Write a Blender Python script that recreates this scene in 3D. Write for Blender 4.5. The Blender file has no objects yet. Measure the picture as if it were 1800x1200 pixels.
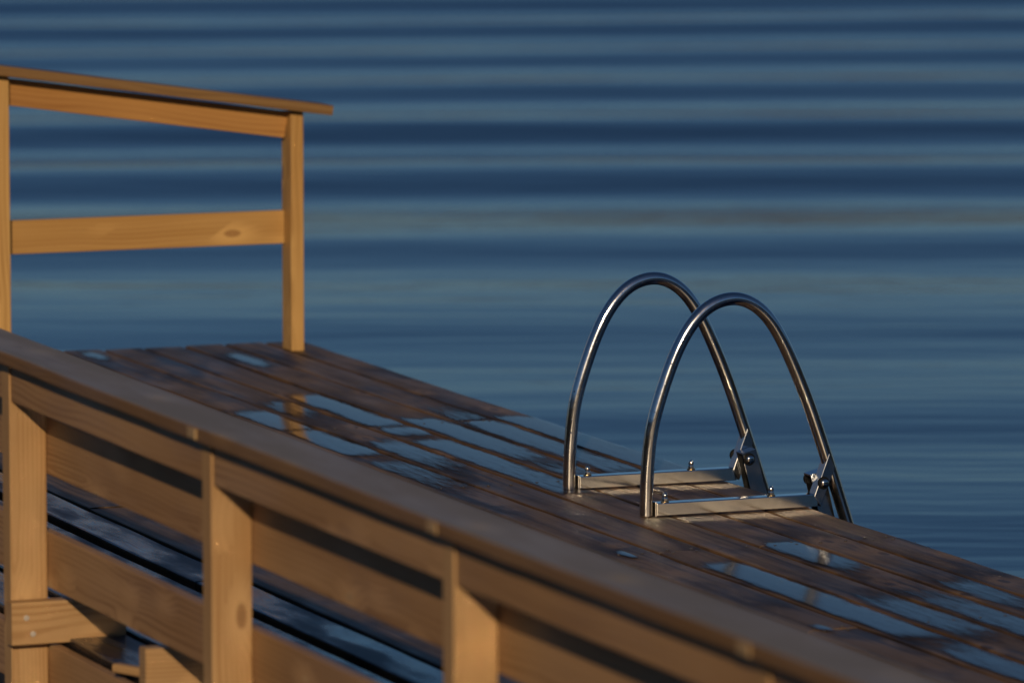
import bpy, bmesh, math, random
from mathutils import Vector, Matrix, noise

random.seed(7)
R = math.radians
scene = bpy.context.scene

# ------------------------------------------------------------------ camera
# world: x = across the jetty (towards open water), y = along the planks (away), z = up, deck top at z = 0
CAM_H = 2.545
PITCH = 6.8536
YAW = 21.7404
cam_data = bpy.data.cameras.new("camera")
cam_data.sensor_width = 36.0
cam_data.lens = 208.0
cam_data.clip_start = 0.1
cam_data.clip_end = 9000.0
cam = bpy.data.objects.new("camera", cam_data)
scene.collection.objects.link(cam)
cam.location = (0, 0, CAM_H)
cam.rotation_euler = (R(90 - PITCH), 0, R(-YAW))
cam_data.dof.use_dof = True
cam_data.dof.focus_distance = 17.1
cam_data.dof.aperture_fstop = 3.4
cam_data.dof.aperture_blades = 9
scene.camera = cam

# ------------------------------------------------------------------ light
TO_SUN = Vector((-1.07, -2.65, 1.0)).normalized()
SUN_ELEV = math.asin(TO_SUN.z)
SUN_ROT = math.atan2(TO_SUN.x, TO_SUN.y)

world = bpy.data.worlds.new("World")
scene.world = world
world.use_nodes = True
wnt = world.node_tree
sky = wnt.nodes.new('ShaderNodeTexSky')
sky.sky_type = 'NISHITA'
sky.sun_disc = False
sky.sun_elevation = SUN_ELEV
sky.sun_rotation = SUN_ROT
sky.air_density = 1.0
sky.dust_density = 0.0
sky.ozone_density = 6.6
bg = wnt.nodes['Background']
wnt.links.new(sky.outputs['Color'], bg.inputs['Color'])
bg.inputs['Strength'].default_value = 0.056

sun_data = bpy.data.lights.new("sun", 'SUN')
sun_data.energy = 4.3
sun_data.angle = R(0.5)
sun_data.color = (1.0, 0.77, 0.50)
sun = bpy.data.objects.new("sun", sun_data)
scene.collection.objects.link(sun)
sun.rotation_euler = TO_SUN.to_track_quat('Z', 'Y').to_euler()
sun.location = (-10, -20, 20)

scene.view_settings.view_transform = 'Standard'
scene.view_settings.look = 'None'
scene.view_settings.exposure = -0.6
scene.view_settings.gamma = 1.0
scene.view_settings.use_curve_mapping = False
scene.render.engine = 'CYCLES'
scene.cycles.use_denoising = True
scene.cycles.caustics_reflective = True
scene.cycles.blur_glossy = 0.2
scene.cycles.sample_clamp_indirect = 0.0

# ------------------------------------------------------------------ node helpers
class NT:
    def __init__(self, name):
        self.mat = bpy.data.materials.new(name)
        self.mat.use_nodes = True
        self.nt = self.mat.node_tree
        self.bsdf = self.nt.nodes['Principled BSDF']
        self.out = self.nt.nodes['Material Output']

    def n(self, kind, **kw):
        nd = self.nt.nodes.new(kind)
        for k, v in kw.items():
            setattr(nd, k, v)
        return nd

    def put(self, sock, v):
        if isinstance(v, bpy.types.NodeSocket):
            self.nt.links.new(v, sock)
        else:
            sock.default_value = v

    def math(self, op, a, b=0.0, c=0.0, clamp=False):
        nd = self.n('ShaderNodeMath', operation=op)
        nd.use_clamp = clamp
        self.put(nd.inputs[0], a)
        self.put(nd.inputs[1], b)
        self.put(nd.inputs[2], c)
        return nd.outputs[0]

    def vmath(self, op, a, b=(0, 0, 0)):
        nd = self.n('ShaderNodeVectorMath', operation=op)
        self.put(nd.inputs[0], a)
        self.put(nd.inputs[1], b)
        return nd.outputs[0]

    def noise(self, vec, scale=1.0, detail=3.0, rough=0.5, dist=0.0):
        nd = self.n('ShaderNodeTexNoise')
        self.put(nd.inputs['Vector'], vec)
        nd.inputs['Scale'].default_value = scale
        nd.inputs['Detail'].default_value = detail
        nd.inputs['Roughness'].default_value = rough
        nd.inputs['Distortion'].default_value = dist
        return nd.outputs['Fac']

    def step(self, v, lo, hi, a=0.0, b=1.0):
        nd = self.n('ShaderNodeMapRange', interpolation_type='SMOOTHSTEP')
        self.put(nd.inputs['Value'], v)
        nd.inputs['From Min'].default_value = lo
        nd.inputs['From Max'].default_value = hi
        nd.inputs['To Min'].default_value = a
        nd.inputs['To Max'].default_value = b
        return nd.outputs['Result']

    def mix(self, fac, a, b, mode='MIX'):
        nd = self.n('ShaderNodeMix', data_type='RGBA', blend_type=mode)
        self.put(nd.inputs['Factor'], fac)
        self.put(nd.inputs[6], a)
        self.put(nd.inputs[7], b)
        return nd.outputs[2]

    def bump(self, height, strength, dist):
        nd = self.n('ShaderNodeBump')
        nd.inputs['Strength'].default_value = strength
        nd.inputs['Distance'].default_value = dist
        self.put(nd.inputs['Height'], height)
        return nd.outputs['Normal']


def rgba(c):
    return (c[0], c[1], c[2], 1.0)


def wood(name, light, dark, knot, rough=(0.45, 0.65), ring_gap=0.008, weather=None, weather_amt=0.0,
         stain=None, stain_amt=0.0, streak=0.25, knots=0.3, spec=0.35, aniso=0.0, relief=0.35, st_f=16.0, ring_w=0.65, tone_amt=0.45):
    """Sawn softwood. Object X runs along the grain."""
    m = NT(name)
    tc = m.n('ShaderNodeTexCoord').outputs['Object']
    rnd = m.n('ShaderNodeObjectInfo').outputs['Random']
    off = m.n('ShaderNodeCombineXYZ')
    m.put(off.inputs[0], m.math('MULTIPLY', rnd, 37.0))
    p = m.vmath('ADD', tc, off.outputs[0])
    # slow waviness of the fibres
    pw = m.vmath('MULTIPLY', p, (1.3, 4.0, 4.0))
    w1 = m.noise(pw, 1.0, 2.0, 0.5)
    # knots
    pk = m.vmath('MULTIPLY', p, (4.2, 10.0, 10.0))
    vor = m.n('ShaderNodeTexVoronoi', feature='F1')
    m.put(vor.inputs['Vector'], pk)
    vor.inputs['Scale'].default_value = 1.0
    vor.inputs['Randomness'].default_value = 1.0
    sep = m.n('ShaderNodeSeparateColor')
    m.put(sep.inputs[0], vor.outputs['Color'])
    sel = m.step(sep.outputs[0], knots, knots - 0.02)
    d = vor.outputs['Distance']
    kcore = m.math('MULTIPLY', m.step(d, 0.17, 0.10), sel)
    khalo = m.math('MULTIPLY', m.step(d, 0.55, 0.10), sel)
    # growth rings: distance from a pith line below the board, pulled about by the waviness and the knots
    sp = m.n('ShaderNodeSeparateXYZ')
    m.put(sp.inputs[0], tc)
    oy = m.math('ADD', sp.outputs[1], m.math('MULTIPLY_ADD', rnd, 0.09, -0.045))
    oz = m.math('ADD', sp.outputs[2], m.math('MULTIPLY_ADD', rnd, 0.05, 0.035))
    rad = m.math('SQRT', m.math('ADD', m.math('MULTIPLY', oy, oy), m.math('MULTIPLY', oz, oz)))
    rad = m.math('ADD', rad, m.math('MULTIPLY', w1, 0.06))
    rad = m.math('ADD', rad, m.math('MULTIPLY', khalo, 0.022))
    rings = m.math('SINE', m.math('MULTIPLY', rad, 2 * math.pi / ring_gap))
    rings = m.step(rings, -0.5, 1.0)
    # fine fibre
    pf = m.vmath('MULTIPLY', p, (3.0, 190.0, 190.0))
    fib = m.noise(pf, 1.0, 3.0, 0.6)
    pf2 = m.vmath('MULTIPLY', p, (0.8, st_f, st_f))
    st = m.noise(pf2, 1.0, 3.0, 0.55)
    rmod = m.step(m.noise(m.vmath('MULTIPLY', p, (1.1, 7.0, 7.0)), 1.0, 2.0, 0.5), 0.3, 0.7, 0.25, 1.0)
    g = m.math('MULTIPLY', m.math('MULTIPLY', rings, rmod), ring_w)
    g = m.math('ADD', g, m.math('MULTIPLY', m.math('SUBTRACT', fib, 0.5), 0.8))
    g = m.math('ADD', g, m.math('MULTIPLY', m.math('SUBTRACT', st, 0.5), streak * 4.0), clamp=True)
    col = m.mix(g, rgba(light), rgba(dark))
    tone = m.noise(m.vmath('MULTIPLY', p, (0.9, 2.5, 2.5)), 1.0, 3.0, 0.5)
    col = m.mix(m.step(tone, 0.32, 0.68, 0.0, tone_amt), col, rgba(dark))
    # every board has its own tone
    col = m.mix(m.math('MULTIPLY', m.math('FRACT', m.math('MULTIPLY', rnd, 7.31)), 0.32), col, rgba(dark))
    if weather:
        wn = m.noise(m.vmath('MULTIPLY', p, (2.0, 9.0, 9.0)), 1.0, 5.0, 0.6)
        col = m.mix(m.step(wn, 0.35, 0.65, 0.0, weather_amt), col, rgba(weather))
    if stain:
        sn = m.noise(m.vmath('MULTIPLY', p, (2.2, 7.0, 7.0)), 1.0, 5.0, 0.6, 0.4)
        smask = m.step(sn, 0.46, 0.66)
        col = m.mix(m.math('MULTIPLY', smask, stain_amt), col, rgba(stain))
    col = m.mix(m.math('MULTIPLY', khalo, 0.6), col, rgba([min(1, c * 1.18) for c in light]))
    kring = m.math('SINE', m.math('MULTIPLY', d, 130.0))
    kcol = m.mix(m.step(kring, -1, 1), rgba(knot), rgba([c * 0.6 for c in knot]))
    col = m.mix(m.math('MULTIPLY', kcore, 0.75), col, kcol)
    m.put(m.bsdf.inputs['Base Color'], col)
    rn = m.noise(m.vmath('MULTIPLY', p, (2.0, 8.0, 8.0)), 1.0, 4.0, 0.55)
    rr = m.step(rn, 0.35, 0.65, rough[0], rough[1])
    m.put(m.bsdf.inputs['Roughness'], rr)
    m.bsdf.inputs['Specular IOR Level'].default_value = spec
    if aniso:
        # fibres spread the gloss across the grain
        vt = m.n('ShaderNodeVectorTransform', vector_type='VECTOR', convert_from='OBJECT', convert_to='WORLD')
        vt.inputs[0].default_value = (1, 0, 0)
        geo = m.n('ShaderNodeNewGeometry')
        m.put(m.bsdf.inputs['Tangent'], m.vmath('CROSS_PRODUCT', geo.outputs['Normal'], vt.outputs[0]))
        m.bsdf.inputs['Anisotropic'].default_value = aniso
    hb = m.math('ADD', m.math('MULTIPLY', fib, 0.6), m.math('MULTIPLY', rings, -0.25))
    m.put(m.bsdf.inputs['Normal'], m.bump(hb, relief, 0.0012))
    return m.mat


M = {}
M['pine'] = wood('planed_pine', (0.45, 0.285, 0.135), (0.25, 0.125, 0.042), (0.25, 0.12, 0.045), ring_gap=0.011, knots=0.4)
M['pine_rail'] = wood('rail_pine', (0.40, 0.235, 0.112), (0.20, 0.098, 0.036), (0.50, 0.34, 0.18), ring_gap=0.014, knots=0.5, streak=0.35)
M['pine_gold'] = wood('golden_pine', (0.52, 0.315, 0.110), (0.30, 0.150, 0.038), (0.29, 0.135, 0.038), ring_gap=0.016, knots=0.5, streak=0.35, st_f=22.0)
M['pine_orange'] = wood('orange_pine', (0.45, 0.235, 0.070), (0.27, 0.118, 0.028), (0.16, 0.06, 0.018), ring_gap=0.016, knots=0.5, streak=0.35, st_f=22.0)
M['pine_brown'] = wood('brown_pine', (0.235, 0.135, 0.050), (0.13, 0.065, 0.022), (0.32, 0.18, 0.07), ring_gap=0.014, knots=0.45)
M['cap'] = wood('cap_pine', (0.27, 0.22, 0.17), (0.19, 0.14, 0.10), (0.42, 0.30, 0.17), ring_gap=0.010,
                weather=(0.185, 0.168, 0.152), weather_amt=0.85, knots=0.34, rough=(0.42, 0.6), spec=0.45)
M['deck'] = wood('deck_plank_wood', (0.215, 0.132, 0.066), (0.027, 0.016, 0.009), (0.03, 0.018, 0.012), ring_gap=0.024, st_f=34.0,
                 weather=(0.105, 0.075, 0.056), weather_amt=0.45, stain=(0.028, 0.018, 0.014), stain_amt=0.9,
                 streak=1.15, knots=0.26, rough=(0.46, 0.64), spec=0.36, aniso=0.9, relief=0.9)
M['deck_edge'] = wood('deck_plank_edge', (0.15, 0.080, 0.032), (0.035, 0.019, 0.010), (0.02, 0.01, 0.008), ring_gap=0.02, stain=(0.012, 0.008, 0.006), stain_amt=0.9, rough=(0.6, 0.8), spec=0.2)
M['cap_edge'] = wood('cap_edge_pine', (0.23, 0.13, 0.055), (0.12, 0.06, 0.022), (0.40, 0.28, 0.14), ring_gap=0.010, knots=0.3)
M['wet_deck'] = wood('wet_walkway_wood', (0.035, 0.029, 0.026), (0.016, 0.013, 0.013), (0.03, 0.02, 0.02), ring_gap=0.008,
                     stain=(0.012, 0.012, 0.016), stain_amt=0.7, rough=(0.04, 0.5), spec=0.8, relief=0.7)


def metal(name, col, rough, brushed=0.0, droplets=False):
    m = NT(name)
    m.bsdf.inputs['Base Color'].default_value = rgba(col)
    m.bsdf.inputs['Metallic'].default_value = 1.0
    tc = m.n('ShaderNodeTexCoord').outputs['Object']
    n1 = m.noise(m.vmath('MULTIPLY', tc, (6.0, 6.0, 6.0)), 3.0, 4.0, 0.6)
    m.put(m.bsdf.inputs['Roughness'], m.step(n1, 0.3, 0.7, rough * 0.75, rough * 1.35))
    smudge = m.noise(tc, 14.0, 4.0, 0.6)
    m.put(m.bsdf.inputs['Base Color'], m.mix(m.step(smudge, 0.45, 0.7, 0.0, 0.3), rgba(col), rgba([c * 0.72 for c in col])))
    if brushed:
        n2 = m.noise(m.vmath('MULTIPLY', tc, (4.0, 160.0, 420.0)), 1.0, 2.0, 0.5)
        m.put(m.bsdf.inputs['Normal'], m.bump(n2, brushed, 0.0006))
    return m.mat


def tube_steel():
    m = NT('polished_steel')
    tc = m.n('ShaderNodeTexCoord').outputs['Object']
    smudge = m.noise(tc, 9.0, 5.0, 0.65)
    col = m.mix(m.step(smudge, 0.42, 0.7, 0.0, 0.4), (0.78, 0.76, 0.74, 1), (0.56, 0.54, 0.52, 1))
    m.put(m.bsdf.inputs['Base Color'], col)
    m.bsdf.inputs['Metallic'].default_value = 1.0
    m.put(m.bsdf.inputs['Roughness'], m.step(m.noise(tc, 30.0, 4.0, 0.6), 0.3, 0.7, 0.10, 0.16))
    b = m.n('ShaderNodeBsdfPrincipled')
    m.put(b.inputs['Base Color'], col)
    b.inputs['Metallic'].default_value = 1.0
    b.inputs['Roughness'].default_value = 0.27
    mx = m.n('ShaderNodeMixShader')
    m.put(mx.inputs[0], m.step(m.noise(tc, 16.0, 5.0, 0.7), 0.35, 0.7, 0.03, 0.24))
    m.nt.links.new(m.bsdf.outputs[0], mx.inputs[1])
    m.nt.links.new(b.outputs[0], mx.inputs[2])
    m.nt.links.new(mx.outputs[0], m.out.inputs['Surface'])
    return m.mat


M['steel'] = tube_steel()
M['steel_flat'] = metal('brushed_steel', (0.84, 0.80, 0.74), 0.13, 0.02)
M['steel_plate'] = metal('plate_steel', (0.52, 0.53, 0.55), 0.2, 0.03)
M['bolt'] = metal('bolt_steel', (0.70, 0.67, 0.62), 0.14)
M['brass'] = metal('brass_washer', (0.66, 0.47, 0.24), 0.25)


def plain(name, col, rough, spec=0.5, bump=0.0, bscale=60.0, metallic=0.0):
    m = NT(name)
    tc = m.n('ShaderNodeTexCoord').outputs['Object']
    n1 = m.noise(tc, bscale, 4.0, 0.6)
    m.put(m.bsdf.inputs['Base Color'], m.mix(m.step(n1, 0.3, 0.7, 0.0, 0.5), rgba(col), rgba([c * 0.7 for c in col])))
    m.bsdf.inputs['Roughness'].default_value = rough
    m.bsdf.inputs['Specular IOR Level'].default_value = spec
    m.bsdf.inputs['Metallic'].default_value = metallic
    if bump:
        m.put(m.bsdf.inputs['Normal'], m.bump(n1, bump, 0.002))
    return m.mat


M['rubber'] = plain('black_rubber', (0.006, 0.006, 0.006), 0.7, 0.15)
M['screw'] = plain('screw_head_steel', (0.16, 0.14, 0.13), 0.4, metallic=0.9)
M['pale_screw'] = plain('zinc_screw_head', (0.55, 0.50, 0.45), 0.45, metallic=0.4)
M['drop'] = NT('water_drop')
M['drop'].bsdf.inputs['Base Color'].default_value = (0.9, 0.92, 0.95, 1)
M['drop'].bsdf.inputs['Roughness'].default_value = 0.03
M['drop'].bsdf.inputs['IOR'].default_value = 1.33
M['drop'].bsdf.inputs['Transmission Weight'].default_value = 1.0
M['drop'] = M['drop'].mat
M['chip'] = plain('pale_plug_wood', (0.36, 0.24, 0.12), 0.55)


def water_material():
    m = NT('lake_water')
    m.bsdf.inputs['Base Color'].default_value = (0.002, 0.009, 0.028, 1)
    m.bsdf.inputs['Roughness'].default_value = 0.06
    m.bsdf.inputs['IOR'].default_value = 1.333
    tc = m.n('ShaderNodeTexCoord').outputs['Object']
    a = m.noise(m.vmath('MULTIPLY', tc, (0.55, 2.6, 1.0)), 1.0, 3.0, 0.5)
    b = m.noise(m.vmath('MULTIPLY', tc, (1.6, 11.0, 1.0)), 1.0, 3.0, 0.55)
    hgt = m.math('ADD', m.math('MULTIPLY', a, 0.009), m.math('MULTIPLY', b, 0.0016))
    m.put(m.bsdf.inputs['Normal'], m.bump(hgt, 1.0, 1.0))
    return m.mat


M['water'] = water_material()


def puddle_material():
    m = NT('puddle_water')
    at = m.n('ShaderNodeAttribute', attribute_name='film')
    tc = m.n('ShaderNodeTexCoord').outputs['Object']
    n1 = m.noise(m.vmath('MULTIPLY', tc, (6.0, 55.0, 1.0)), 1.0, 5.0, 0.65)
    n2 = m.noise(m.vmath('MULTIPLY', tc, (16.0, 170.0, 1.0)), 1.0, 3.0, 0.6)
    n1 = m.math('MULTIPLY_ADD', m.math('SUBTRACT', n2, 0.5), 0.35, n1)
    f = m.math('ADD', at.outputs['Fac'], m.math('MULTIPLY', m.math('SUBTRACT', n1, 0.5), 1.35))
    fd = m.step(f, 0.0, 0.5)
    f = m.step(f, 0.12, 0.95)
    fr = m.n('ShaderNodeFresnel')
    fr.inputs['IOR'].default_value = 1.55
    wave = m.noise(m.vmath('MULTIPLY', tc, (45.0, 16.0, 1.0)), 1.0, 2.0, 0.5)
    nrm = m.bump(m.math('ADD', wave, m.math('MULTIPLY', n2, 0.8)), 0.30, 0.0007)
    fac = m.math('MULTIPLY', fr.outputs[0], f)
    gl = m.n('ShaderNodeBsdfGlossy')
    gl.inputs['Color'].default_value = (1, 1, 1, 1)
    gl.inputs['Roughness'].default_value = 0.095
    m.put(gl.inputs['Normal'], nrm)
    tr = m.n('ShaderNodeBsdfTransparent')
    m.put(tr.inputs['Color'], m.mix(fd, (1, 1, 1, 1), (0.62, 0.56, 0.55, 1)))
    mx = m.n('ShaderNodeMixShader')
    m.put(mx.inputs[0], fac)
    m.nt.links.new(tr.outputs[0], mx.inputs[1])
    df = m.n('ShaderNodeBsdfDiffuse')
    df.inputs['Color'].default_value = (0.42, 0.40, 0.40, 1)
    mg = m.n('ShaderNodeMixShader')
    mg.inputs[0].default_value = 0.14
    m.nt.links.new(gl.outputs[0], mg.inputs[1])
    m.nt.links.new(df.outputs[0], mg.inputs[2])
    m.nt.links.new(mg.outputs[0], mx.inputs[2])
    m.nt.links.new(mx.outputs[0], m.out.inputs['Surface'])
    return m.mat


M['puddle'] = puddle_material()
M['shore'] = plain('shore_rock', (0.12, 0.11, 0.095), 0.85, 0.3, 0.6, 2.0)
M['hill'] = plain('wooded_hill', (0.030, 0.032, 0.018), 0.95, 0.1, 0.6, 0.05)
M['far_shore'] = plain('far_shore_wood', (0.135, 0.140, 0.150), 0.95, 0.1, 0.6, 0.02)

# ------------------------------------------------------------------ object helpers
def link(o, parent=None):
    scene.collection.objects.link(o)
    if parent is not None:
        o.parent = parent
    return o


def tag(o, label, cat, group=None):
    o['label'] = label
    o['category'] = cat
    if group:
        o['group'] = group
    return o


def empty(name, loc, label=None, cat=None, group=None):
    o = bpy.data.objects.new(name, None)
    o.location = loc
    o.empty_display_size = 0.1
    link(o)
    if label:
        tag(o, label, cat, group)
    return o


def mesh_obj(name, bm, mat, parent=None, matrix=None, smooth=True, bevel=0.0):
    """matrix: world placement of the local mesh; parents here are unrotated Empties."""
    me = bpy.data.meshes.new(name)
    bm.normal_update()
    bm.to_mesh(me)
    bm.free()
    me.materials.append(mat)
    for p in me.polygons:
        p.use_smooth = smooth
    o = bpy.data.objects.new(name, me)
    link(o, parent)
    mw = matrix or Matrix.Identity(4)
    if parent is not None:
        root = Matrix.Identity(4)
        q = parent
        while q is not None:
            root = Matrix.Translation(q.location) @ root if q.rotation_euler[:] == (0, 0, 0) else q.matrix_basis @ root
            q = q.parent
        mw = root.inverted() @ mw
    o.matrix_basis = mw
    if bevel:
        b = o.modifiers.new('bevel', 'BEVEL')
        b.width = bevel
        b.segments = 2
        b.limit_method = 'ANGLE'
        b.harden_normals = False
    return o


def structure(o):
    o['kind'] = 'structure'
    return o


def frame(origin, xdir, zdir=(0, 0, 1)):
    x = Vector(xdir).normalized()
    z = Vector(zdir)
    y = z.cross(x).normalized()
    z = x.cross(y)
    m = Matrix((x, y, z)).transposed().to_4x4()
    m.translation = Vector(origin)
    return m


def box_bm(lx, ly, lz):
    bm = bmesh.new()
    bmesh.ops.create_cube(bm, size=1.0)
    for v in bm.verts:
        v.co = Vector((v.co.x * lx, v.co.y * ly, v.co.z * lz))
    return bm


def board(name, a, b, thick, wide, mat, parent, zdir=(0, 0, 1), bevel=0.003, wob=0.0, seed=0, seg=None):
    """A sawn board whose centre line runs from a to b; 'thick' across, 'wide' along zdir. Slightly uneven sides."""
    a = Vector(a)
    b = Vector(b)
    L = (b - a).length
    n = seg or max(2, int(L / 0.12))
    bm = bmesh.new()
    c = min(bevel, thick * 0.3, wide * 0.3)
    prof = []
    hy, hz = thick / 2, wide / 2
    for sy, sz in ((1, 1), (-1, 1), (-1, -1), (1, -1)):
        for k in range(3):
            ang = {(1, 1): 0, (-1, 1): 90, (-1, -1): 180, (1, -1): 270}[(sy, sz)] + 45 * k
            prof.append((sy * (hy - c) + c * math.cos(R(ang)), sz * (hz - c) + c * math.sin(R(ang))))
    rings = []
    for i in range(n + 1):
        x = -L / 2 + L * i / n
        ring = []
        for j, (py, pz) in enumerate(prof):
            dy = dz = 0.0
            if wob:
                dy = wob * noise.noise(Vector((x * 2.0 + seed * 9.1, (1 if py > 0 else -1) * 3.3, seed * 1.7)))
                dz = wob * noise.noise(Vector((x * 1.6 + seed * 5.1, (1 if pz > 0 else -1) * 7.7, seed * 2.9)))
                dy += wob * 0.5 * noise.noise(Vector((x * 17.0 + seed, j * 4.4, seed * 3.1)))
            ring.append(bm.verts.new((x, py + dy, pz + dz)))
        rings.append(ring)
    m = len(prof)
    for i in range(n):
        for j in range(m):
            bm.faces.new((rings[i][j], rings[i + 1][j], rings[i + 1][(j + 1) % m], rings[i][(j + 1) % m]))
    bm.faces.new(rings[0])
    bm.faces.new(list(reversed(rings[-1])))
    bmesh.ops.recalc_face_normals(bm, faces=bm.faces)
    o = mesh_obj(name, bm, mat, parent, frame((a + b) / 2, b - a, zdir), smooth=False)
    return o


def disk_bm(r, h, seg=12, dome=0.0):
    bm = bmesh.new()
    prof = [(r, 0.0), (r, h * 0.6), (r * 0.85, h)]
    if dome:
        prof = [(r, 0.0), (r, h)] + [(r * math.cos(R(a)), h + dome * math.sin(R(a))) for a in (25, 50, 72)]
    rings = []
    for pr, pz in prof:
        rings.append([bm.verts.new((pr * math.cos(2 * math.pi * i / seg), pr * math.sin(2 * math.pi * i / seg), pz)) for i in range(seg)])
    for k in range(len(rings) - 1):
        for i in range(seg):
            bm.faces.new((rings[k][i], rings[k][(i + 1) % seg], rings[k + 1][(i + 1) % seg], rings[k + 1][i]))
    bm.faces.new(rings[-1])
    bm.faces.new(list(reversed(rings[0])))
    return bm


# ------------------------------------------------------------------ setting: water
WATER_Z = -0.60
fwd = Vector((math.sin(R(YAW)), math.cos(R(YAW)), 0))
rgt = Vector((math.cos(R(YAW)), -math.sin(R(YAW)), 0))
# distances (along the view) of the crests of the long slow swell
CREST = [10.4, 13.0, 15.6, 18.3, 21.0, 23.9, 27.2, 30.9, 34.6, 38.0, 41.2, 44.3, 47.5, 50.8, 54.0, 57.2, 60.5, 64, 67.5, 71]


def phase(q):
    if q <= CREST[0]:
        return (q - CREST[0]) / 2.6
    for i in range(len(CREST) - 1):
        if q < CREST[i + 1]:
            return i + (q - CREST[i]) / (CREST[i + 1] - CREST[i])
    return len(CREST) - 1 + (q - CREST[-1]) / 3.5


def smooth01(t):
    t = max(0.0, min(1.0, t))
    return t * t * (3 - 2 * t)


def swell(u, v):
    """u = distance along the view, v = sideways."""
    q = u - 0.12 * v + 0.75 * noise.noise(Vector((v * 0.085, u * 0.06, 3.0)))
    amp = 0.036 * smooth01((u - 14) / 31.0) + 0.012 * smooth01((u - 33) / 18.0) + 0.004
    amp *= 0.85 + 0.75 * noise.noise(Vector((v * 0.07 + 5, u * 0.10, 9.0)))
    win = smooth01((110 - u) / 35.0) * smooth01((u - 6) / 4.0) * smooth01((75 - abs(v)) / 20.0)
    ph = 2 * math.pi * phase(q)
    h = amp * (math.cos(ph) - 0.15 * math.sin(2 * ph))        # steeper on the side facing the jetty
    h += 0.0075 * noise.noise(Vector((v * 0.20, u * 0.62, 1.0))) + 0.0022 * noise.noise(Vector((v * 0.5, u * 1.9, 6.0)))
    return h * win


us = []
u = -1500.0
while u < 4200:
    us.append(u)
    if u < 5:
        u += max(1.0, (5 - u) * 0.35)
    elif u < 80:
        u += 0.16
    elif u < 115:
        u += 0.6
    else:
        u += (u - 100) * 0.3
vs = []
v = 0.0
while v < 3200:
    vs.append(v)
    v += 0.45 if v < 10 else (1.2 if v < 78 else (v - 70) * 0.5)
vs = [-x for x in reversed(vs[1:])] + vs
bm = bmesh.new()
grid = []
for uu in us:
    row = []
    for vv in vs:
        # local axes of the mesh: x sideways, y along the view
        row.append(bm.verts.new((vv, uu, swell(uu, vv))))
    grid.append(row)
for i in range(len(us) - 1):
    for j in range(len(vs) - 1):
        bm.faces.new((grid[i][j], grid[i][j + 1], grid[i + 1][j + 1], grid[i + 1][j]))
water = structure(mesh_obj('water', bm, M['water'], None, frame((0, 0, WATER_Z), rgt)))

# ------------------------------------------------------------------ setting: shore behind the camera, hills, far shore
bm = bmesh.new()
rows = []
for yy in [4.5, 3.2, 2.2, 1.2, 0.2, -1.5, -4, -9, -18, -30, -50]:
    row = []
    for k in range(61):
        xx = -60 + 2.0 * k
        h = -0.95 + 1.95 * smooth01((4.4 - yy) / 4.4) + 0.03 * max(0, -yy)
        h += 0.16 * noise.noise(Vector((xx * 0.7, yy * 0.7, 0))) * smooth01((4.2 - yy) / 2.0)
        if abs(xx) < 2.5 and yy > -3:
            h = min(h, 0.75)
        row.append(bm.verts.new((xx, yy, h)))
    rows.append(row)
for i in range(len(rows) - 1):
    for k in range(60):
        bm.faces.new((rows[i][k], rows[i + 1][k], rows[i + 1][k + 1], rows[i][k + 1]))
bmesh.ops.recalc_face_normals(bm, faces=bm.faces)
structure(mesh_obj('shore_ground', bm, M['shore']))


def ridge(name, dist, a0, a1, h0, h1, mat, base, seed, depth):
    bm = bmesh.new()
    n = 160
    rws = []
    for k in range(4):
        row = []
        for i in range(n + 1):
            az = R(a0 + (a1 - a0) * i / n)
            hh = h0 + (h1 - h0) * (0.5 + 0.5 * noise.fractal(Vector((i * 0.11, seed, 0)), 0.9, 2.0, 4))
            dd = dist + depth * k / 3.0 + (dist * 0.02) * noise.noise(Vector((i * 0.3, seed, k)))
            zz = base + (0.0, 0.72, 1.0, 0.6)[k] * hh * (1 + 0.1 * noise.noise(Vector((i * 0.9, k * 3.1, seed))))
            row.append(bm.verts.new((dd * math.sin(az), dd * math.cos(az), zz if k else base - 2)))
        rws.append(row)
    for k in range(3):
        for i in range(n):
            bm.faces.new((rws[k][i], rws[k][i + 1], rws[k + 1][i + 1], rws[k + 1][i]))
    bmesh.ops.recalc_face_normals(bm, faces=bm.faces)
    return structure(mesh_obj(name, bm, mat))


ridge('hill', 55.0, 75, 320, 8.5, 13.0, M['hill'], 0.5, 2.0, 30.0)
ridge('far_shore', 900.0, -45, 85, 30.0, 54.0, M['far_shore'], WATER_Z - 1, 5.0, 160.0)

# ------------------------------------------------------------------ jetty deck
jetty = empty('wooden_jetty', (5.7, 19.99, 0), 'wet brown plank jetty deck with puddles, carrying the railings and the steel ladder', 'jetty')
JOIST = [19.05, 17.70, 16.34, 14.96, 13.63, 12.28, 10.93, 9.58, 8.23, 6.88, 5.53, 4.18]
Y_END = 19.99
Y_NEAR = 2.6
TH = 0.028


def screw_at(plank, x, y):
    mesh_obj('screw', disk_bm(0.0042, 0.0012, 10), M['screw'], plank, Matrix.Translation((x, y, -0.0004)), smooth=False)


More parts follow.
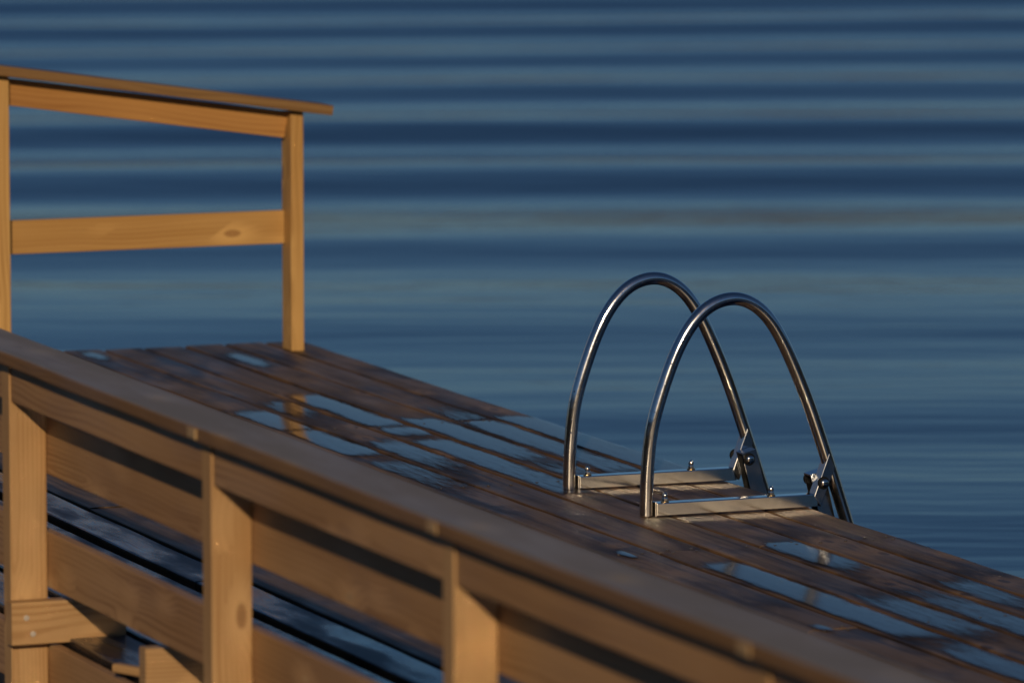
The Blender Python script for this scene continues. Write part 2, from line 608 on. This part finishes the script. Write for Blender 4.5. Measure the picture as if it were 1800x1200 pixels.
n_screw = 0
for j in range(14):
    xr = 7.150 if j == 0 else 7.010 - 0.1525 * (j - 1) - 0.0060
    xl = 7.010 - 0.1525 * j + 0.0060
    if j == 13:
        xl = xr - 0.128
    cx, wdt = (xr + xl) / 2, xr - xl
    # butt joints sit on a joist; neighbours are staggered
    joints = {0: [14.96, 9.58], 1: [17.70, 12.28], 2: [14.96, 9.58], 3: [17.70, 12.28], 4: [14.96, 8.23], 5: [17.70, 13.63],
              6: [14.96, 9.58], 7: [16.34, 10.93], 8: [17.70, 12.28], 9: [14.96], 10: [16.34, 10.93], 11: [17.70, 12.28], 12: [16.34, 9.58], 13: [14.96, 9.58]}[j]
    ends = [Y_END + random.uniform(-0.006, 0.004)] + joints + [Y_NEAR]
    for k in range(len(ends) - 1):
        y1, y0 = ends[k] - (0.002 if k else 0), ends[k + 1] + 0.002
        dz = random.uniform(-0.0022, 0.0)
        if j == 13:
            dz -= 0.002
        p = board('deck_plank', (cx, y0, -TH / 2 + dz), (cx, y1, -TH / 2 + dz), TH, wdt, M['wet_deck'] if j == 13 else M['deck'], jetty,
                  zdir=(1, 0, 0), bevel=0.0065, wob=0.0034, seed=j * 7 + k)
        p.data.materials.append(M['deck_edge'])
        for f in p.data.polygons:
            if abs(f.normal.z) > 0.8:
                f.material_index = 1
        if j <= 6:
            for yj in JOIST:
                if y0 - 0.01 < yj < y1 + 0.01 and 11.5 < yj < 18.5:
                    yy = min(max(yj + random.uniform(-0.012, 0.012), y0 + 0.02), y1 - 0.02)
                    for sx in (-0.036, 0.036):
                        bmx = disk_bm(0.0050, 0.0036, 10)
                        mesh_obj('screw', bmx, M['screw'], p, Matrix.Translation((cx + sx + random.uniform(-0.006, 0.006), yy, dz + 0.0004)), smooth=False)
                        n_screw += 1
# walkway boards along the shore-side edge, set apart by a wide gap
for x1, x0 in ((5.003, 4.846), (4.832, 4.640), (4.612, 4.460)):
    for y0, y1 in ((Y_NEAR, 12.276), (12.284, Y_END)):
        board('deck_plank', ((x0 + x1) / 2, y0, -TH / 2 - 0.003), ((x0 + x1) / 2, y1, -TH / 2 - 0.003), TH, x1 - x0, M['wet_deck'], jetty,
              zdir=(1, 0, 0), bevel=0.004, wob=0.002, seed=x0 * 10)
for yj in JOIST:
    board('joist', (4.45, yj, -0.11), (7.12, yj, -0.11), 0.045, 0.145, M['deck'], jetty, bevel=0.003)
for x in (4.70, 5.9, 6.95):
    board('beam', (x, Y_NEAR, -0.28), (x, Y_END - 0.05, -0.28), 0.07, 0.19, M['deck'], jetty, bevel=0.004)
for x in (4.70, 6.95):
    for yj in (19.0, 14.9, 10.9, 6.9):
        bm = bmesh.new()
        bmesh.ops.create_cone(bm, cap_ends=True, segments=20, radius1=0.11, radius2=0.10, depth=1.9)
        mesh_obj('pile', bm, M['deck'], jetty, Matrix.Translation((x, yj + 0.14, -1.33)))
board('end_board', (4.42, Y_END + 0.020, -0.10), (7.15, Y_END + 0.020, -0.10), 0.028, 0.145, M['deck'], jetty)

# ------------------------------------------------------------------ puddles lying on the planks
def bx(j):
    xr = 7.150 if j == 0 else 7.010 - 0.1525 * (j - 1) - 0.0060
    xl = 7.010 - 0.1525 * j + 0.0060
    return xl, xr


def puddle(j, y0, y1, label, s0=1.0, s1=1.0, fx=(0.0, 1.0), fade=(0.12, 0.3), side=0.18, dips=(), seed=0):
    """film of water on plank j between y0 (near) and y1 (far); s0, s1 = how full it is at the two ends."""
    xl, xr = bx(j)
    fade = tuple(f * 1.7 if f > 0.04 else f for f in fade)
    y0 -= 0.25 * fade[0]
    y1 += 0.25 * fade[1]
    a = xl + 0.005 + (xr - xl - 0.010) * fx[0]
    b = xl + 0.005 + (xr - xl - 0.010) * fx[1]
    L = y1 - y0
    ny = max(14, int(L / 0.02))
    nx = 18
    bm = bmesh.new()
    lay = bm.verts.layers.float.new('film')
    cy = (y0 + y1) / 2
    cxx = (a + b) / 2
    g = []
    for i in range(ny + 1):
        row = []
        y = y0 + L * i / ny
        for k in range(nx + 1):
            x = a + (b - a) * k / nx
            w = k / nx
            wy = y + 0.05 * noise.noise(Vector((x * 7, y * 2.0, seed))) + 0.03 * noise.noise(Vector((x * 25, y * 5.0, seed + 4)))
            e0 = smooth01((wy - y0) / fade[0]) if fade[0] else 1
            e1 = smooth01((y1 - wy) / fade[1]) if fade[1] else 1
            es = 1.0
            if side:
                ww = w + 0.09 * noise.noise(Vector((w * 3, y * 3.5, seed + 8))) + 0.04 * noise.noise(Vector((w * 5, y * 14.0, seed + 2)))
                es = smooth01(ww / side) * smooth01((1 - ww) / side)
            t = (y - y0) / L
            val = (s0 + (s1 - s0) * t) * e0 * e1 * (0.25 + 0.75 * es if side < 0.2 else es)
            for dy, dr, da in dips:
                val -= da * math.exp(-((y - dy) / dr) ** 2)
            vt = bm.verts.new((y - cy, -(x - cxx), 0.0007 * max(0.0, min(1.0, val)) * (1 - (2 * w - 1) ** 2)))
            vt[lay] = max(0.0, min(1.0, val))
            row.append(vt)
        g.append(row)
    for i in range(ny):
        for k in range(nx):
            bm.faces.new((g[i][k], g[i][k + 1], g[i + 1][k + 1], g[i + 1][k]))
    bmesh.ops.recalc_face_normals(bm, faces=bm.faces)
    for f in bm.faces:
        if f.normal.z < 0:
            f.normal_flip()
    o = mesh_obj('puddle', bm, M['puddle'], None, frame((cxx, cy, 0.0014 + 0.00004 * seed), (0, 1, 0)))
    return tag(o, label, 'puddle', 'puddles lying on the deck planks')


puddle(2, 19.25, 19.72, 'small oval puddle alone on the planks below the far tall railing post', fx=(0.0, 0.95), fade=(0.16, 0.12), side=0.42, seed=1)
puddle(5, 19.66, 19.95, 'thin sliver of water at the far deck end above the near handrail', fx=(0.0, 0.9), fade=(0.12, 0.10), side=0.42, seed=2)
puddle(3, 17.42, 18.58, 'long pale puddle on a plank, rounded at its far end, farthest large one', s0=0.95, s1=1.05, fade=(0.12, 0.14), dips=((17.67, 0.05, 0.6),), seed=3)
puddle(4, 17.85, 18.45, 'faint wet patch mirroring the orange post beside the long pale puddle', s0=0.55, s1=0.75, fade=(0.3, 0.15), seed=4)
puddle(5, 17.05, 18.25, 'puddle mirroring the post, partly hidden by the blurred near handrail', s0=0.9, s1=0.95, fade=(0.10, 0.15), dips=((17.70, 0.04, 0.5),), seed=5)
puddle(4, 16.58, 17.42, 'soft edged puddle on the plank just above the near handrail, left of the ladder', s0=0.5, s1=1.0, fade=(0.35, 0.18), seed=6)
puddle(3, 16.02, 17.38, 'bluish film of water on the plank ending at the left foot of the ladder', s0=0.7, s1=1.0, fade=(0.12, 0.10), seed=7)
puddle(2, 16.30, 17.88, 'puddle with a dark middle on the third plank from the water edge', s0=0.7, s1=1.05, fade=(0.2, 0.10), dips=((16.72, 0.16, 0.45),), seed=8)
puddle(1, 16.30, 17.69, 'smooth sheet of water starting at a butt joint of the second plank', s0=0.7, s1=1.0, fade=(0.2, 0.01), seed=9)
puddle(1, 17.71, 18.20, 'weak mauve wet film before the butt joint of the second plank', s0=0.62, s1=0.45, fade=(0.02, 0.3), seed=10)
puddle(0, 16.22, 17.80, 'sheet of water on the outermost plank behind the ladder handles', s0=0.9, s1=1.0, fade=(0.1, 0.10), side=0.05, seed=11)
puddle(5, 16.20, 17.00, 'streaky damp sheen on the plank against the near handrail', s0=0.5, s1=0.62, fade=(0.3, 0.1), seed=12)
puddle(2, 14.30, 15.00, 'puddle with glints right below the ladder foot bar', s0=0.62, s1=1.0, fade=(0.25, 0.05), dips=((14.42, 0.12, 0.25),), seed=13)
puddle(2, 12.30, 14.28, 'long bright puddle running out of the right edge of the photo', s0=1.05, s1=0.55, fade=(0.2, 0.45), seed=14)
puddle(1, 13.60, 14.22, 'small blue wet patch on the second plank at the right edge', s0=0.6, s1=0.75, fade=(0.25, 0.12), side=0.25, seed=15)
puddle(3, 13.30, 14.12, 'wet patch with two screw heads on the plank between two long puddles', s0=0.8, s1=0.75, fade=(0.25, 0.2), side=0.15, seed=16)
puddle(4, 13.38, 14.76, 'long puddle broken by two small dark ladder reflections, nearest the handrail', s0=0.9, s1=1.0, fade=(0.15, 0.10), seed=17)
puddle(4, 12.2, 13.38, 'dull wet film in the bottom right corner beside the handrail', s0=0.85, s1=0.75, fade=(0.1, 0.2), side=0.2, seed=18)
puddle(5, 14.88, 15.02, 'tiny pool round a screw head near the blurred handrail', fx=(0.15, 0.5), fade=(0.05, 0.05), side=0.4, seed=19)
puddle(5, 13.56, 13.68, 'tiny pool by the handrail at the bottom of the photo', fx=(0.1, 0.5), fade=(0.05, 0.05), side=0.4, seed=20)

# ------------------------------------------------------------------ railing at the far deck end
TF = 19.692
end_rail = empty('railing', (7.03, TF, 0), 'sunlit railing with a sloping cap across the far end of the deck', 'railing')


def capz(x):
    return 0.871 + (7.168 - x) * 0.1425


for x in (7.033, 5.948, 4.88):
    top = capz(x) - 0.040
    o = board('post', (x, TF + 0.049, 0.0), (x, TF + 0.049, top - 0.001), 0.098, 0.048, M['pine_gold'], end_rail, zdir=(1, 0, 0), bevel=0.003, seed=x * 3)
capdir = Vector((-1, 0, 0.1425)).normalized()
nrm = Vector((0.1425, 0, 1)).normalized()
a = Vector((7.152, TF + 0.020, capz(7.152))) - nrm * 0.0175
b = Vector((4.70, TF + 0.020, capz(4.70))) - nrm * 0.0175
board('cap_rail', b, a, 0.145, 0.035, M['pine_brown'], end_rail, zdir=nrm, bevel=0.004, seed=3)
for xa, xb in ((5.974, 7.007), (4.906, 5.922)):
    za, zb = capz(xa) - 0.041 - 0.047, capz(xb) - 0.041 - 0.047
    o = board('top_board', (xa, TF + 0.057, za - 0.003), (xb, TF + 0.057, zb - 0.003), 0.028, 0.094, M['pine_orange'], end_rail, zdir=(0, 0, 1), seed=5)
    board('middle_board', (xa, TF + 0.083, 0.437), (xb, TF + 0.083, 0.437), 0.028, 0.118, M['pine_gold'], end_rail, zdir=(0, 0, 1), seed=6)

# ------------------------------------------------------------------ railing along the near edge of the deck
XO = 4.320                # outer (camera-side) face
near_rail = empty('railing', (XO, 14.27, 0), 'long blurred railing with weathered cap running along the near deck edge', 'railing')
PT = [17.44, 15.857, 14.272, 12.690, 11.155, 9.585, 8.02, 6.45]      # near faces of the posts
PD = 0.064
for y in PT:
    board('post', (XO + 0.049, y + PD / 2, -0.75), (XO + 0.049, y + PD / 2, 0.705), PD, 0.098, M['pine'], near_rail, zdir=(1, 0, 0), bevel=0.003, seed=y)
for k in range(len(PT) - 1):
    y1, y0 = PT[k] - 0.001, PT[k + 1] + PD + 0.001
    board('top_board', (XO + 0.019, y0, 0.655), (XO + 0.019, y1, 0.655), 0.028, 0.100, M['pine_rail'], near_rail, zdir=(0, 0, 1), seed=y0)
    board('cap_plug', (4.2855, PT[k] + PD / 2 - 0.026, 0.7235), (4.2855, PT[k] + PD / 2 + 0.026, 0.7235), 0.006, 0.024, M['chip'], near_rail, bevel=0.001, seg=2)
cap = board('cap_rail', (4.359, 6.2, 0.7235), (4.359, 17.8, 0.7235), 0.145, 0.034, M['cap'], near_rail, bevel=0.005, wob=0.003, seed=11)
cap.data.materials.append(M['cap_edge'])            # the sawn edges stay browner than the greyed top
for p in cap.data.polygons:
    if abs(p.normal.y) > 0.75:
        p.material_index = 1
for nm, zc, w in (('inner_board', 0.490, 0.148), ('middle_board', 0.196, 0.142), ('lower_board', -0.094, 0.145)):
    for y0, y1 in ((6.3, 12.70), (12.704, 17.7)):
        board(nm, (XO + 0.098 + 0.0155, y0, zc), (XO + 0.098 + 0.0155, y1, zc), 0.028, w, M['pine_rail'], near_rail, zdir=(0, 0, 1), wob=0.002, seed=zc * 10 + y0)

# ------------------------------------------------------------------ timber bearers fixed across at the rail foot
def bearer(y, x0, x1, z0, z1, depth, label, screws):
    root = empty('timber_bearer', (x0, y, z0), label, 'timber block', 'bearers under the near railing')
    board('beam', (x0, y + depth / 2, (z0 + z1) / 2), (x1, y + depth / 2, (z0 + z1) / 2), depth, z1 - z0, M['pine'], root, zdir=(0, 0, 1), bevel=0.004, seed=y)
    for sx, sz in screws:
        m = Matrix.Translation((sx, y - 0.0002, sz)) @ Matrix.Rotation(R(90), 4, 'X')
        mesh_obj('screw', disk_bm(0.0075, 0.002, 12), M['pale_screw'], root, m, smooth=False)
    return root


bearer(14.222, 4.306, 4.61, -0.012, 0.098, 0.048, 'timber block screwed across the leftmost near post, two pale screws', ((4.345, 0.058), (4.362, 0.016)))
bearer(13.44, 4.405, 4.70, 0.001, 0.100, 0.048, 'timber block end between two near posts at the bottom edge', ())
root = empty('timber_offcut', (4.44, 13.56, 0.0), 'small pale offcut of wood beside the bottom edge timber block', 'offcut')
board('offcut', (4.415, 13.70, 0.012), (4.46, 13.62, 0.010), 0.03, 0.022, M['pine'], root, bevel=0.006)

# ------------------------------------------------------------------ bathing ladder
ladder = empty('bathing_ladder', (6.9, 15.87, 0), 'stainless steel bathing ladder with two curved handles bolted to the deck edge', 'ladder')
HP = [(6.630, -0.002), (6.631, 0.06), (6.633, 0.120), (6.6425, 0.228), (6.6625, 0.312), (6.7035, 0.430), (6.7475, 0.521), (6.797, 0.582), (6.848, 0.6145),
      (6.905, 0.6245), (6.957, 0.610), (7.006, 0.573), (7.050, 0.512), (7.094, 0.424), (7.138, 0.323), (7.168, 0.244), (7.203, 0.146),
      (7.236, 0.05), (7.268, -0.045), (7.315, -0.19), (7.36, -0.34)]
TR = 0.0195


def spline(pts, per=8):
    out = []
    n = len(pts)
    for i in range(n - 1):
        p0, p1, p2, p3 = pts[max(i - 1, 0)], pts[i], pts[i + 1], pts[min(i + 2, n - 1)]
        for k in range(per):
            t = k / per
            out.append(tuple(0.5 * ((2 * p1[d]) + (-p0[d] + p2[d]) * t + (2 * p0[d] - 5 * p1[d] + 4 * p2[d] - p3[d]) * t * t +
                                    (-p0[d] + 3 * p1[d] - 3 * p2[d] + p3[d]) * t ** 3) for d in (0, 1)))
    out.append(pts[-1])
    # gentle smoothing keeps the bend even
    for _ in range(14):
        out = [out[0]] + [tuple((out[i - 1][d] + 2 * out[i][d] + out[i + 1][d]) / 4 for d in (0, 1)) for i in range(1, len(out) - 1)] + [out[-1]]
    return out


PATH = spline(HP)


def tube_bm(path, y, r, seg=28):
    bm = bmesh.new()
    rings = []
    n = len(path)
    for i, (x, z) in enumerate(path):
        a, b = path[max(i - 1, 0)], path[min(i + 1, n - 1)]
        t = Vector((b[0] - a[0], 0, b[1] - a[1])).normalized()
        nn = Vector((0, 1, 0)).cross(t).normalized()
        c = Vector((x, y, z))
        rings.append([bm.verts.new(c + nn * r * math.cos(2 * math.pi * k / seg) + Vector((0, 1, 0)) * r * math.sin(2 * math.pi * k / seg)) for k in range(seg)])
    for i in range(n - 1):
        for k in range(seg):
            bm.faces.new((rings[i][k], rings[i][(k + 1) % seg], rings[i + 1][(k + 1) % seg], rings[i + 1][k]))
    bm.faces.new(rings[0])
    bm.faces.new(list(reversed(rings[-1])))
    bmesh.ops.recalc_face_normals(bm, faces=bm.faces)
    return bm


def prism_bm(poly, y0, y1):
    bm = bmesh.new()
    f = [bm.verts.new((x, y0, z)) for x, z in poly]
    b = [bm.verts.new((x, y1, z)) for x, z in poly]
    n = len(poly)
    bm.faces.new(f)
    bm.faces.new(list(reversed(b)))
    for i in range(n):
        bm.faces.new((f[i], b[i], b[(i + 1) % n], f[(i + 1) % n]))
    bmesh.ops.recalc_face_normals(bm, faces=bm.faces)
    return bm


def y_axis_disk(r, h, x, y, z, mat, parent, name, seg=20, dome=0.0):
    m = Matrix.Translation((x, y, z)) @ Matrix.Rotation(R(90), 4, 'X')
    return mesh_obj(name, disk_bm(r, h, seg, dome), mat, parent, m)


for side, yc in ((0, 15.580), (1, 16.166)):
    h = mesh_obj('handle', tube_bm(PATH, yc, TR), M['steel'], ladder)
    h.modifiers.new('sub', 'SUBSURF').levels = 1
    # droplets of water on the handle
    bm = bmesh.new()
    rnd = random.Random(40 + side)
    for _ in range(230):
        u = rnd.random()
        i = int((0.04 + 0.36 * u ** 0.9 if rnd.random() < 0.72 else 0.4 + 0.5 * rnd.random()) * (len(PATH) - 2))
        i = max(1, min(len(PATH) - 2, i))
        x, z = PATH[i]
        t = Vector((PATH[i + 1][0] - PATH[i - 1][0], 0, PATH[i + 1][1] - PATH[i - 1][1])).normalized()
        nn = Vector((0, 1, 0)).cross(t).normalized()
        ang = rnd.uniform(-math.pi, 0)
        dirv = nn * math.cos(ang) + Vector((0, 1, 0)) * math.sin(ang)
        rr = rnd.uniform(0.0007, 0.0021)
        mt = Matrix.Translation(Vector((x, yc, z)) + dirv * TR) @ dirv.to_track_quat('Z', 'Y').to_matrix().to_4x4() @ Matrix.Diagonal((rr, rr * rnd.uniform(1, 1.6), rr * 0.6, 1))
        bmesh.ops.create_icosphere(bm, subdivisions=1, radius=1.0, matrix=mt)
    dr = mesh_obj('water_droplets', bm, M['drop'], h)
    dr['kind'] = 'stuff'
    # foot bar, weld plate and cap nuts
    fb = mesh_obj('foot_bar', box_bm(0.512, 0.040, 0.038), M['steel_flat'], ladder, Matrix.Translation((6.656 + 0.256, yc, 0.0215)), smooth=False, bevel=0.0025)
    mesh_obj('end_plate', box_bm(0.006, 0.044, 0.044), M['bolt'], fb, Matrix.Translation((6.6535, yc, 0.0225)), smooth=False, bevel=0.002)
    for bxx in (6.689, 7.026):
        nut = mesh_obj('cap_nut', disk_bm(0.0098, 0.011, 6), M['bolt'], ladder, Matrix.Translation((bxx, yc, 0.0440)), smooth=False, bevel=0.0012)
        mesh_obj('washer', disk_bm(0.0125, 0.0030, 20), M['brass'], nut, Matrix.Translation((bxx, yc, 0.0408)))
        mesh_obj('dome', disk_bm(0.0078, 0.006, 16, 0.0085), M['bolt'], nut, Matrix.Translation((bxx, yc, 0.0545)))
    # leaning bracket between the foot bar and the handle
    poly = [(7.155, 0.034), (7.176, 0.002), (7.222, 0.115), (7.203, 0.160)]
    br = mesh_obj('bracket', prism_bm(poly, yc - 0.0205, yc + 0.0205), M['steel_plate'], ladder, smooth=False, bevel=0.002)
    # hinged side rail of the ladder: an open channel, inside of the handle
    if side == 0:
        ya, yb = yc + 0.024, yc + 0.072
    else:
        ya, yb = yc - 0.072, yc - 0.024
    ax = Vector((0.245, 0, -1)).normalized()             # runs down and outwards
    pr = Vector((1, 0, 0.245)).normalized()
    top = Vector((7.163, 0, 0.091))
    w = 0.046
    bm = bmesh.new()

    def slab(p0, lx, ln, y0, y1):
        vs_ = []
        for yy in (y0, y1):
            for q in (p0, p0 + pr * lx, p0 + pr * lx + ax * ln, p0 + ax * ln):
                vs_.append(bm.verts.new((q.x, yy, q.z)))
        for idx in ((0, 1, 2, 3), (7, 6, 5, 4), (0, 4, 5, 1), (1, 5, 6, 2), (2, 6, 7, 3), (3, 7, 4, 0)):
            bm.faces.new([vs_[q] for q in idx])
    LN = 1.35
    tk = 0.004
    slab(top, w, LN, ya, ya + tk)
    slab(top, w, LN, yb - tk, yb)
    slab(top + pr * (w - tk), tk, LN, ya + tk, yb - tk)
    slab(top, w - tk, 0.005, ya + tk, yb - tk)
    bmesh.ops.recalc_face_normals(bm, faces=bm.faces)
    sr = mesh_obj('side_rail', bm, M['steel_plate'], ladder, smooth=False)
    # hinge bolt with rubber washer
    yb0 = (yc - 0.0206) if side == 0 else ya - 0.0002
    rub = y_axis_disk(0.0185, 0.007, 7.184, yb0, 0.0725, M['rubber'], ladder, 'rubber_washer', 24)
    y_axis_disk(0.0130, 0.0035, 7.184, yb0 - 0.0070, 0.0725, M['bolt'], rub, 'hinge_bolt', 20, 0.006)
    y_axis_disk(0.0185, 0.009, 7.184, (yb + 0.009) if side == 0 else (yc + 0.030), 0.0725, M['rubber'], ladder, 'rubber_washer', 24)
for k in range(4):
    d = 0.30 + 0.26 * k
    c = Vector((7.163, 0, 0.091)) + ax * d + pr * 0.023
    mesh_obj('step', box_bm(0.07, 16.094 - 15.652, 0.022), M['steel_plate'], ladder, Matrix.Translation((c.x, (16.094 + 15.652) / 2, c.z)), smooth=False, bevel=0.003)
